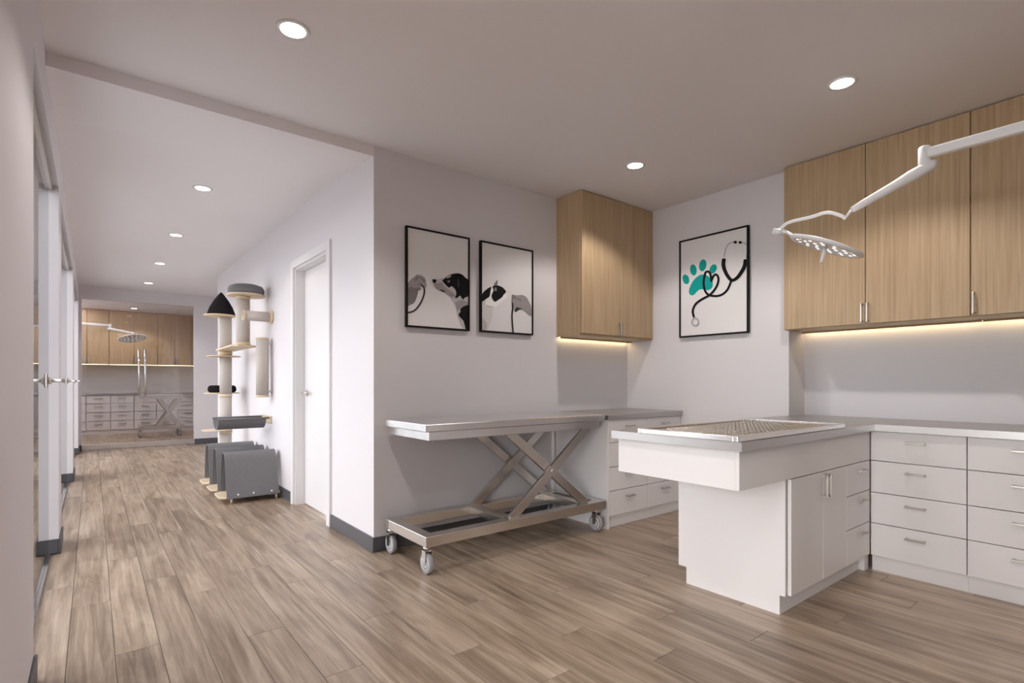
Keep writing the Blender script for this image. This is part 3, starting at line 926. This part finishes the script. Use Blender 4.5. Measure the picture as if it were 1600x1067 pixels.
# ================================================================== RECESSED LIGHTS
def downlight(x, y, label, watts=LAMP_W, grp='recessed ceiling lights', z=CEIL):
    t = thing('recessed_light', (x, y, z - 0.008), label, 'ceiling light', grp)
    build('trim_ring', MB().lathe([(0.056, -0.001), (0.058, -0.006), (0.072, -0.005), (0.075, 0.0)], (x, y, z - 0.0005), n=36), 'lampw', t)
    build('lens', MB().lathe([(0.0001, -0.0045), (0.056, -0.0045), (0.056, -0.001)], (x, y, z - 0.0005), n=36), 'lens', t)
    l = bpy.data.lights.new('downlight', 'SPOT')
    l.energy = watts; l.color = (1.0, 0.95, 0.915)
    l.spot_size = math.radians(127); l.spot_blend = 0.35; l.shadow_soft_size = 0.035
    o = bpy.data.objects.new('downlight_lamp', l); COL.objects.link(o)
    o.parent = t; o.location = (0, 0, -0.012)
    return t


downlight(0.74, 2.60, 'large looking recessed light at the top left of the near ceiling')
downlight(3.26, 1.18, 'recessed light near the right hand oak cabinets', LAMP_W)
downlight(3.26, 2.61, 'recessed light in front of the corner oak cabinet')
downlight(0.74, 0.3, 'recessed light over the wide opening to the reception')
downlight(0.74, -1.8, 'recessed light at the back of the room near the reception')
downlight(3.26, -0.8, 'recessed light beyond the right edge', LAMP_W * 0.6)
for y, lb in ((5.21, 'nearest recessed light of the corridor row'), (7.06, 'second recessed light of the corridor row'), (8.89, 'third recessed light of the corridor row'), (10.79, 'farthest recessed light of the corridor row')):
    downlight(0.74, y, lb, 22.0)
downlight(0.74, 14.75, 'recessed light of the exam room behind the far glass', 32.0)
downlight(1.9, 13.6, 'added fill light at the hidden right of the exam room behind the far glass', 32.0)  # unseen extra lamp, added to brighten the exam room
downlight(0.0, 13.2, 'added fill light at the hidden left of the exam room behind the far glass', 32.0)  # another added lamp out of view, lifts the exam room brightness


# ================================================================== SURGICAL LAMPS
def smooth3(P, n=5):
    out = []
    for i in range(len(P) - 1):
        p0, p1, p2, p3 = P[max(i - 1, 0)], P[i], P[i + 1], P[min(i + 2, len(P) - 1)]
        for k in range(n):
            q = k / n
            out.append(0.5 * (2 * p1 + (p2 - p0) * q + (2 * p0 - 5 * p1 + 4 * p2 - p3) * q * q + (3 * p1 - p0 - 3 * p2 + p3) * q ** 3))
    return out + [P[-1]]


def surgical_lamp(label, mount, j1, j2, yoke, C, a, b, R, grp, handle_end, wall=False):
    t = thing('surgical_lamp', mount, label, 'lamp', grp)
    mount, j1, j2 = Vector(mount), Vector(j1), Vector(j2)
    if wall:
        build('wall_mount', MB().lathe([(0.09, 0), (0.09, 0.03), (0.05, 0.05), (0.045, 0.12)], mount, (0, 1, 0), (0, 0, 1), (1, 0, 0)), 'lampw', t)
        top = mount + Vector((0.1, 0, 0))
    else:
        build('ceiling_mount', MB().lathe([(0.13, 0), (0.13, -0.05), (0.05, -0.09), (0.035, -0.10), (0.035, j1.z - mount.z - 0.05)], mount), 'lampw', t)
        top = Vector((mount.x, mount.y, j1.z))
    d = (j1 - top).normalized(); sd = d.cross(Vector((0, 0, 1))).normalized(); up = sd.cross(d)
    build('arm', MB().obox((top + j1) / 2, d, sd, up, (j1 - top).length / 2, 0.020, 0.024, 0.008), 'lampw', t)
    build('elbow', MB().lathe([(0.024, -0.075), (0.026, -0.07), (0.026, 0.03), (0.022, 0.036)], j1), 'lampw', t)
    s0 = j1 + Vector((0, 0, -0.07))
    d2 = (j2 - s0).normalized()
    build('spring_arm', MB().tube([s0 - d2 * 0.05, s0 - d2 * 0.03, s0 + d2 * 0.06, s0 + d2 * 0.12, j2 - d2 * 0.05, j2], [0.018, 0.027, 0.029, 0.023, 0.019, 0.015], 18), 'lampw', t)
    pts = smooth3([Vector(p) for p in yoke])
    build('yoke', MB().tube([j2] + pts, 0.0085, 12), 'lampw', t)
    build('swivel_joint', MB().tube([pts[-1] + Vector((-0.02, 0.02, 0.0)), pts[-1] + Vector((0.02, -0.02, -0.01))], 0.017, 14), 'lampw', t)
    a = Vector(a).normalized(); b = Vector(b); b = (b - a * b.dot(a)).normalized(); n = a.cross(b)
    if n.z < 0: n = -n
    hd = MB().lathe([(0.0001, -0.012), (R * 0.80, -0.012), (R * 0.83, -0.018), (R * 0.93, -0.018), (R, -0.009), (R * 0.985, 0.0), (R * 0.8, 0.008), (R * 0.5, 0.012), (R * 0.18, 0.015), (0.0001, 0.0155)], C, a, b, n, n=44)
    h_ = build('lamp_head', hd, 'lampw', t)
    C = Vector(C)
    for rr, cnt in ((0.30, 6), (0.55, 10), (0.76, 14)):
        for k in range(cnt):
            q = 2 * math.pi * (k + 0.5 * (cnt % 4 > 0)) / cnt
            p = C + a * (rr * R * math.cos(q)) + b * (rr * R * math.sin(q)) - n * 0.0125
            build('led_lens', MB().lathe([(0.0085, 0.0), (0.0085, -0.002), (0.0001, -0.003)], p, a, b, n, n=10), 'ledlens', h_)
    build('handle', MB().tube([C - n * 0.012, (C - n * 0.012 + Vector(handle_end)) / 2, Vector(handle_end)], [0.011, 0.009, 0.0075], 12), 'lampw', h_)
    # bracket from the swivel joint to the rim
    e = C - a * R * 0.96
    build('bracket', MB().tube([pts[-1], (pts[-1] + e) / 2 + n * 0.01, e + n * 0.004, C - a * R * 0.6 + n * 0.012], 0.0085, 12), 'lampw', t)
    return t


Lh = at_t(1236, 369, 2.92); Rh = at_t(1351, 397, 2.70)
C = (Lh + Rh) / 2
yk = [at_t(1320, 341, 2.765), at_t(1314, 337, 2.77), at_t(1292.5, 332, 2.80), at_t(1267.5, 339, 2.85), at_t(1234, 347, 2.92), at_t(1222, 355, 2.95), at_t(1216.5, 360.5, 2.955)]
J1 = at_t(1444.5, 241, 2.6)
surgical_lamp('white surgical lamp on a jointed ceiling arm over the peninsula', (J1.x - 0.01, -0.35, CEIL - 0.001), J1, at_t(1331, 328, 2.75), yk, C, Rh - Lh, (1, 0.15, -0.03), (Rh - Lh).length / 2, 'surgical lamps', at_t(1283, 411, 2.80))

# ================================================================== CAT FURNITURE
def felt_tunnel(y0, label):
    """bent felt sheet standing as an arch on a plywood base; opens to the corridor"""
    x0, x1 = 1.025, 1.505
    t = thing('cat_tunnel', ((x0 + x1) / 2, y0 + 0.2, 0), label, 'cat furniture', 'felt cat tunnels by the corridor wall')
    path = [(y0, 0.055), (y0 + 0.02, 0.12), (y0 + 0.075, 0.30), (y0 + 0.105, 0.40), (y0 + 0.125, 0.445), (y0 + 0.155, 0.478), (y0 + 0.195, 0.49), (y0 + 0.24, 0.482), (y0 + 0.275, 0.455), (y0 + 0.30, 0.41), (y0 + 0.335, 0.28), (y0 + 0.36, 0.14), (y0 + 0.365, 0.06)]
    path = smooth_path(path, 3)
    th = 0.010
    inner = []
    for i, (y, z) in enumerate(path):
        a = path[max(i - 1, 0)]; b = path[min(i + 1, len(path) - 1)]
        dy, dz = b[0] - a[0], b[1] - a[1]; l = math.hypot(dy, dz)
        inner.append((y + dz / l * th, z - dy / l * th))
    n = len(path); m = MB()
    vs = [(x, y, z) for x in (x0, x1) for y, z in path] + [(x, y, z) for x in (x0, x1) for y, z in inner]
    fs = []
    for i in range(n - 1):
        fs += [(i, i + 1, n + i + 1, n + i), (2 * n + i, 3 * n + i, 3 * n + i + 1, 2 * n + i + 1), (i, 2 * n + i, 2 * n + i + 1, i + 1), (n + i, n + i + 1, 3 * n + i + 1, 3 * n + i)]
    fs += [(0, n, 3 * n, 2 * n), (n - 1, 3 * n - 1, 4 * n - 1, 2 * n - 1)]
    m.add(vs, fs)
    fe = build('felt_sheet', m, 'felt', t)
    for p in fe.data.polygons: p.use_smooth = False
    ch = 0.05
    bp = MB().prism([(x0 - 0.06 + ch, y0 + 0.012), (x1 + 0.012, y0 + 0.012), (x1 + 0.012, y0 + 0.352), (x0 - 0.06 + ch, y0 + 0.352), (x0 - 0.06, y0 + 0.352 - ch), (x0 - 0.06, y0 + 0.012 + ch)], lambda p, q, w: (p, q, w), 0.058, 0.076)
    build('base_board', bp, 'birch', t)
    for x in (x0 + 0.045, x1 - 0.02):
        for y in (y0 + 0.03, y0 + 0.335):
            build('foot', MB().lathe([(0.008, 0), (0.013, 0.058)], (x, y, 0), n=14), 'birch', t)
    for x in (x0 + 0.10, (x0 + x1) / 2, x1 - 0.07):
        fy = y0 + 0.012
        build('button', MB().lathe([(0.009, 0), (0.009, 0.002), (0.005, 0.004), (0.0001, 0.0045)], (x, fy - 0.004, 0.088), (1, 0, 0), (0, 0.28, 0.96), (0, -1, 0), n=16), 'button', t)
    return t


felt_tunnel(5.765, 'nearest grey felt cat tunnel with three white buttons')
felt_tunnel(6.235, 'middle grey felt cat tunnel of the three')
felt_tunnel(6.715, 'rearmost grey felt cat tunnel under the cat tree')

TX, TY = 1.305, 7.42
t = thing('cat_tree', (TX, TY, 0), 'tall beige cat tree with a black cone roof beside the corridor wall', 'cat furniture')
build('base_disc', MB().lathe([(0.20, 0), (0.205, 0.004), (0.205, 0.022), (0.20, 0.026)], (TX, TY, 0), n=40), 'birch', t)
PR = 0.068
for z0, z1 in ((0.03, 0.555), (0.575, 1.01), (1.05, 1.53), (1.60, 2.005)):
    build('post', MB().tube([(TX, TY, z0), (TX, TY, z1)], PR, 32), 'sisal', t)
for z in (0.555, 1.01, 1.53, 1.565):
    build('collar', MB().lathe([(PR + 0.003, 0), (PR + 0.007, 0.004), (PR + 0.007, 0.030), (PR + 0.003, 0.034)], (TX, TY, z + 0.001), n=32), 'birch', t)
def disc(name, c, r, z0, z1, mat, par):
    return build(name, MB().lathe([(r - 0.004, z0), (r, z0 + 0.004), (r, z1 - 0.004), (r - 0.004, z1)], (c[0], c[1], 0), n=40), mat, par)
disc('step', (TX - 0.09, TY + 0.02), 0.17, 0.592, 0.606, 'birch', t)
disc('step', (TX - 0.01, TY + 0.18), 0.20, 1.046, 1.060, 'birch', t)
fb_ = MB().lathe([(0.140, 1.06), (0.158, 1.075), (0.164, 1.10), (0.156, 1.135), (0.135, 1.15), (0.115, 1.12), (0.0001, 1.10)], (TX, TY + 0.235, 0), n=40)
build('fur_bed', fb_, 'feltd', t)
disc('step', (TX - 0.02, TY), 0.19, 1.505, 1.518, 'birch', t)
disc('roof_floor', (TX - 0.065, TY), 0.178, 2.005, 2.022, 'birch', t)
cone = MB().lathe([(0.158, 2.022), (0.156, 2.04), (0.128, 2.12), (0.084, 2.20), (0.036, 2.27), (0.008, 2.305), (0.0001, 2.308)], (TX - 0.05, TY, 0), n=40)
build('cone_roof', cone, 'feltd', t)
# upper second post with the round cushion
SX, SY = 1.30, 6.42
build('bridge_plank', MB().prism([(TX - 0.10, TY + 0.05), (TX + 0.10, TY + 0.05), (SX + 0.13, SY + 0.05), (SX + 0.13, SY + 0.0), (SX + 0.06, SY - 0.10), (SX - 0.08, SY - 0.13), (SX - 0.13, SY - 0.08), (SX - 0.13, SY + 0.05)], lambda p, q, w: (p, q, w), 1.580, 1.598), 'birch', t)
build('post', MB().tube([(SX, SY, 1.60), (SX, SY, 2.135)], PR, 32), 'sisal', t)
for z in (1.60, 2.105):
    build('collar', MB().lathe([(PR + 0.003, 0), (PR + 0.006, 0.003), (PR + 0.006, 0.026), (PR + 0.003, 0.029)], (SX, SY, z), n=32), 'birch', t)
disc('perch', (SX + 0.03, SY), 0.19, 2.135, 2.158, 'birch', t)
cu = MB().lathe([(0.176, 2.158), (0.184, 2.18), (0.182, 2.215), (0.165, 2.245), (0.12, 2.262), (0.0001, 2.268)], (SX + 0.03, SY, 0), n=40)
build('cushion', cu, 'felt', t)
# horizontal tube from the wall
t = thing('wall_tube', (XC, 6.25, 1.90), 'beige cat crawl tube sticking out of the corridor wall', 'cat furniture')
wy, wz = 6.22, 1.905
tb = MB().lathe([(0.046, 0.012), (0.054, 0.012), (0.054, 0.285), (0.046, 0.285), (0.044, 0.05)], (XC, wy, wz), (0, 1, 0), (0, 0, 1), (-1, 0, 0), n=32)
build('tube', tb, 'sisal', t)
build('wall_flange', MB().lathe([(0.070, 0.0005), (0.070, 0.03), (0.056, 0.032)], (XC, wy, wz), (0, 1, 0), (0, 0, 1), (-1, 0, 0), n=32), 'birch', t)
build('end_ring', MB().lathe([(0.046, 0.27), (0.057, 0.27), (0.057, 0.295), (0.046, 0.295), (0.046, 0.27)], (XC, wy, wz), (0, 1, 0), (0, 0, 1), (-1, 0, 0), n=32), 'birch', t)
# wall scratching post
qx, qy = 1.455, 6.24
t = thing('scratching_post', (qx, qy, 1.03), 'upright beige scratching post fixed to the corridor wall', 'cat furniture')
build('post', MB().tube([(qx, qy, 1.05), (qx, qy, 1.655)], 0.064, 32), 'sisal', t)
for z in (1.03, 1.655):
    build('end_cap', MB().lathe([(0.062, 0), (0.067, 0.004), (0.067, 0.018), (0.062, 0.022)], (qx, qy, z), n=32), 'birch', t)
for z in (1.09, 1.62):
    build('wall_bracket', B(qx + 0.05, XC - 0.0005, qy - 0.02, qy + 0.02, z - 0.012, z + 0.012, 0.002), 'nickel', t)
# felt hammock shelf
t = thing('wall_hammock', (1.29, 6.42, 0.70), 'grey felt hammock shelf fixed across to the corridor wall', 'cat furniture')
hx0, hx1, hy0, hy1, hz = 1.035, 1.50, 6.26, 6.60, 0.80
prof = smooth_path([(hy0, hz), (hy0 + 0.035, hz - 0.055), (hy0 + 0.09, hz - 0.095), (hy0 + 0.17, hz - 0.108), (hy1 - 0.09, hz - 0.095), (hy1 - 0.035, hz - 0.055), (hy1, hz)], 4)
n = len(prof); m = MB()
vs = [(x, y, z) for x in (hx0, hx1) for y, z in prof] + [(x, y, z - 0.009) for x in (hx0, hx1) for y, z in prof]
fs = []
for i in range(n - 1):
    fs += [(i, i + 1, n + i + 1, n + i), (2 * n + i, 3 * n + i, 3 * n + i + 1, 2 * n + i + 1), (i, 2 * n + i, 2 * n + i + 1, i + 1), (n + i, n + i + 1, 3 * n + i + 1, 3 * n + i)]
fs += [(0, n, 3 * n, 2 * n), (n - 1, 3 * n - 1, 4 * n - 1, 2 * n - 1)]
build('felt_sling', m.add(vs, fs), 'felt', t)
for y in (hy0, hy1):
    build('rail', MB().tube([(hx0 - 0.005, y, hz), (XC - 0.001, y, hz)], 0.011, 14), 'felt', t)
build('wall_plate', B(XC - 0.018, XC - 0.0005, hy0 - 0.03, hy1 + 0.03, hz - 0.06, hz + 0.02, 0.003), 'birch', t)

# ================================================================== EXAM ROOM BEHIND THE FAR GLASS
fg = 'white drawer cabinets in the exam room behind the glass'
EBF = 15.15
ex = [-0.495, -0.112, 0.323, 0.758, 1.193, 1.63, 2.06, 2.595]
fl_l = ['white drawer cabinet at the hidden left end behind the far glass', 'leftmost white drawer cabinet seen through the far glass', 'second white drawer cabinet from the left behind the far glass', 'white drawer cabinet behind the glass door pull bars', 'white drawer cabinet behind the far steel table', 'rightmost white drawer cabinet seen through the far glass', 'white drawer cabinet at the hidden right end behind the far glass']
for i in range(7):
    base_unit('y', EBF, 15.818 - EBF, ex[i], ex[i + 1], fl_l[i], fg, hl=0.15, g=0.006, hr=0.009)
tag(build('worktop', B(-0.498, 2.598, EBF - 0.02, 15.819, 0.8885, 0.93, 0.002), 'counter'), 'grey worktop in the exam room behind the far glass', 'worktop')
EUF = 15.45
ux = [-0.495, 0.30, 1.24, 1.95, 2.595]
ul = ['oak wall cabinet at the left behind the far glass', 'wide oak wall cabinet behind the far lamp head', 'oak wall cabinet right of the pull bars behind the far glass', 'oak wall cabinet at the right edge behind the far glass']
for i in range(4):
    a, b = ux[i], ux[i + 1]
    t = thing('wall_cabinet', ((a + b) / 2, EUF, 1.6), ul[i], 'cabinet', 'oak wall cabinets in the exam room behind the glass')
    build('body', B(a + 0.001, b - 0.001, EUF + 0.02, 15.818, 1.6, CEIL - 0.004), 'oak', t)
    mid = (a + b) / 2
    door_panel(t, 'y', EUF, 0.019, a + 0.001, mid, 1.6, CEIL - 0.006, 'oak', (mid - 0.03, 1.69), True, 0.14, 'door', 0.005, 0.008)
    door_panel(t, 'y', EUF, 0.019, mid, b - 0.001, 1.6, CEIL - 0.006, 'oak', (mid + 0.03, 1.69), True, 0.14, 'door', 0.005, 0.008)
    build('light_strip', B(a + 0.01, b - 0.01, EUF + 0.05, EUF + 0.07, 1.588, 1.5995), 'led2', t)
scissor_table((0.78, 13.75, 0), 'steel scissor lift table seen through the far glass door', 0.82, 0.55, 0.93)
surgical_lamp('white surgical lamp on a wall arm behind the far glass', (-0.499, 14.3, 2.42), (0.30, 14.3, 2.40), (0.72, 14.1, 2.24), [(0.80, 14.05, 2.22), (0.87, 14.0, 2.21), (0.90, 13.98, 2.19)], (0.67, 14.0, 2.13), (-1, 0.05, -0.16), (0, 1, -0.30), 0.25, 'surgical lamps', (0.66, 13.98, 2.05), wall=True)
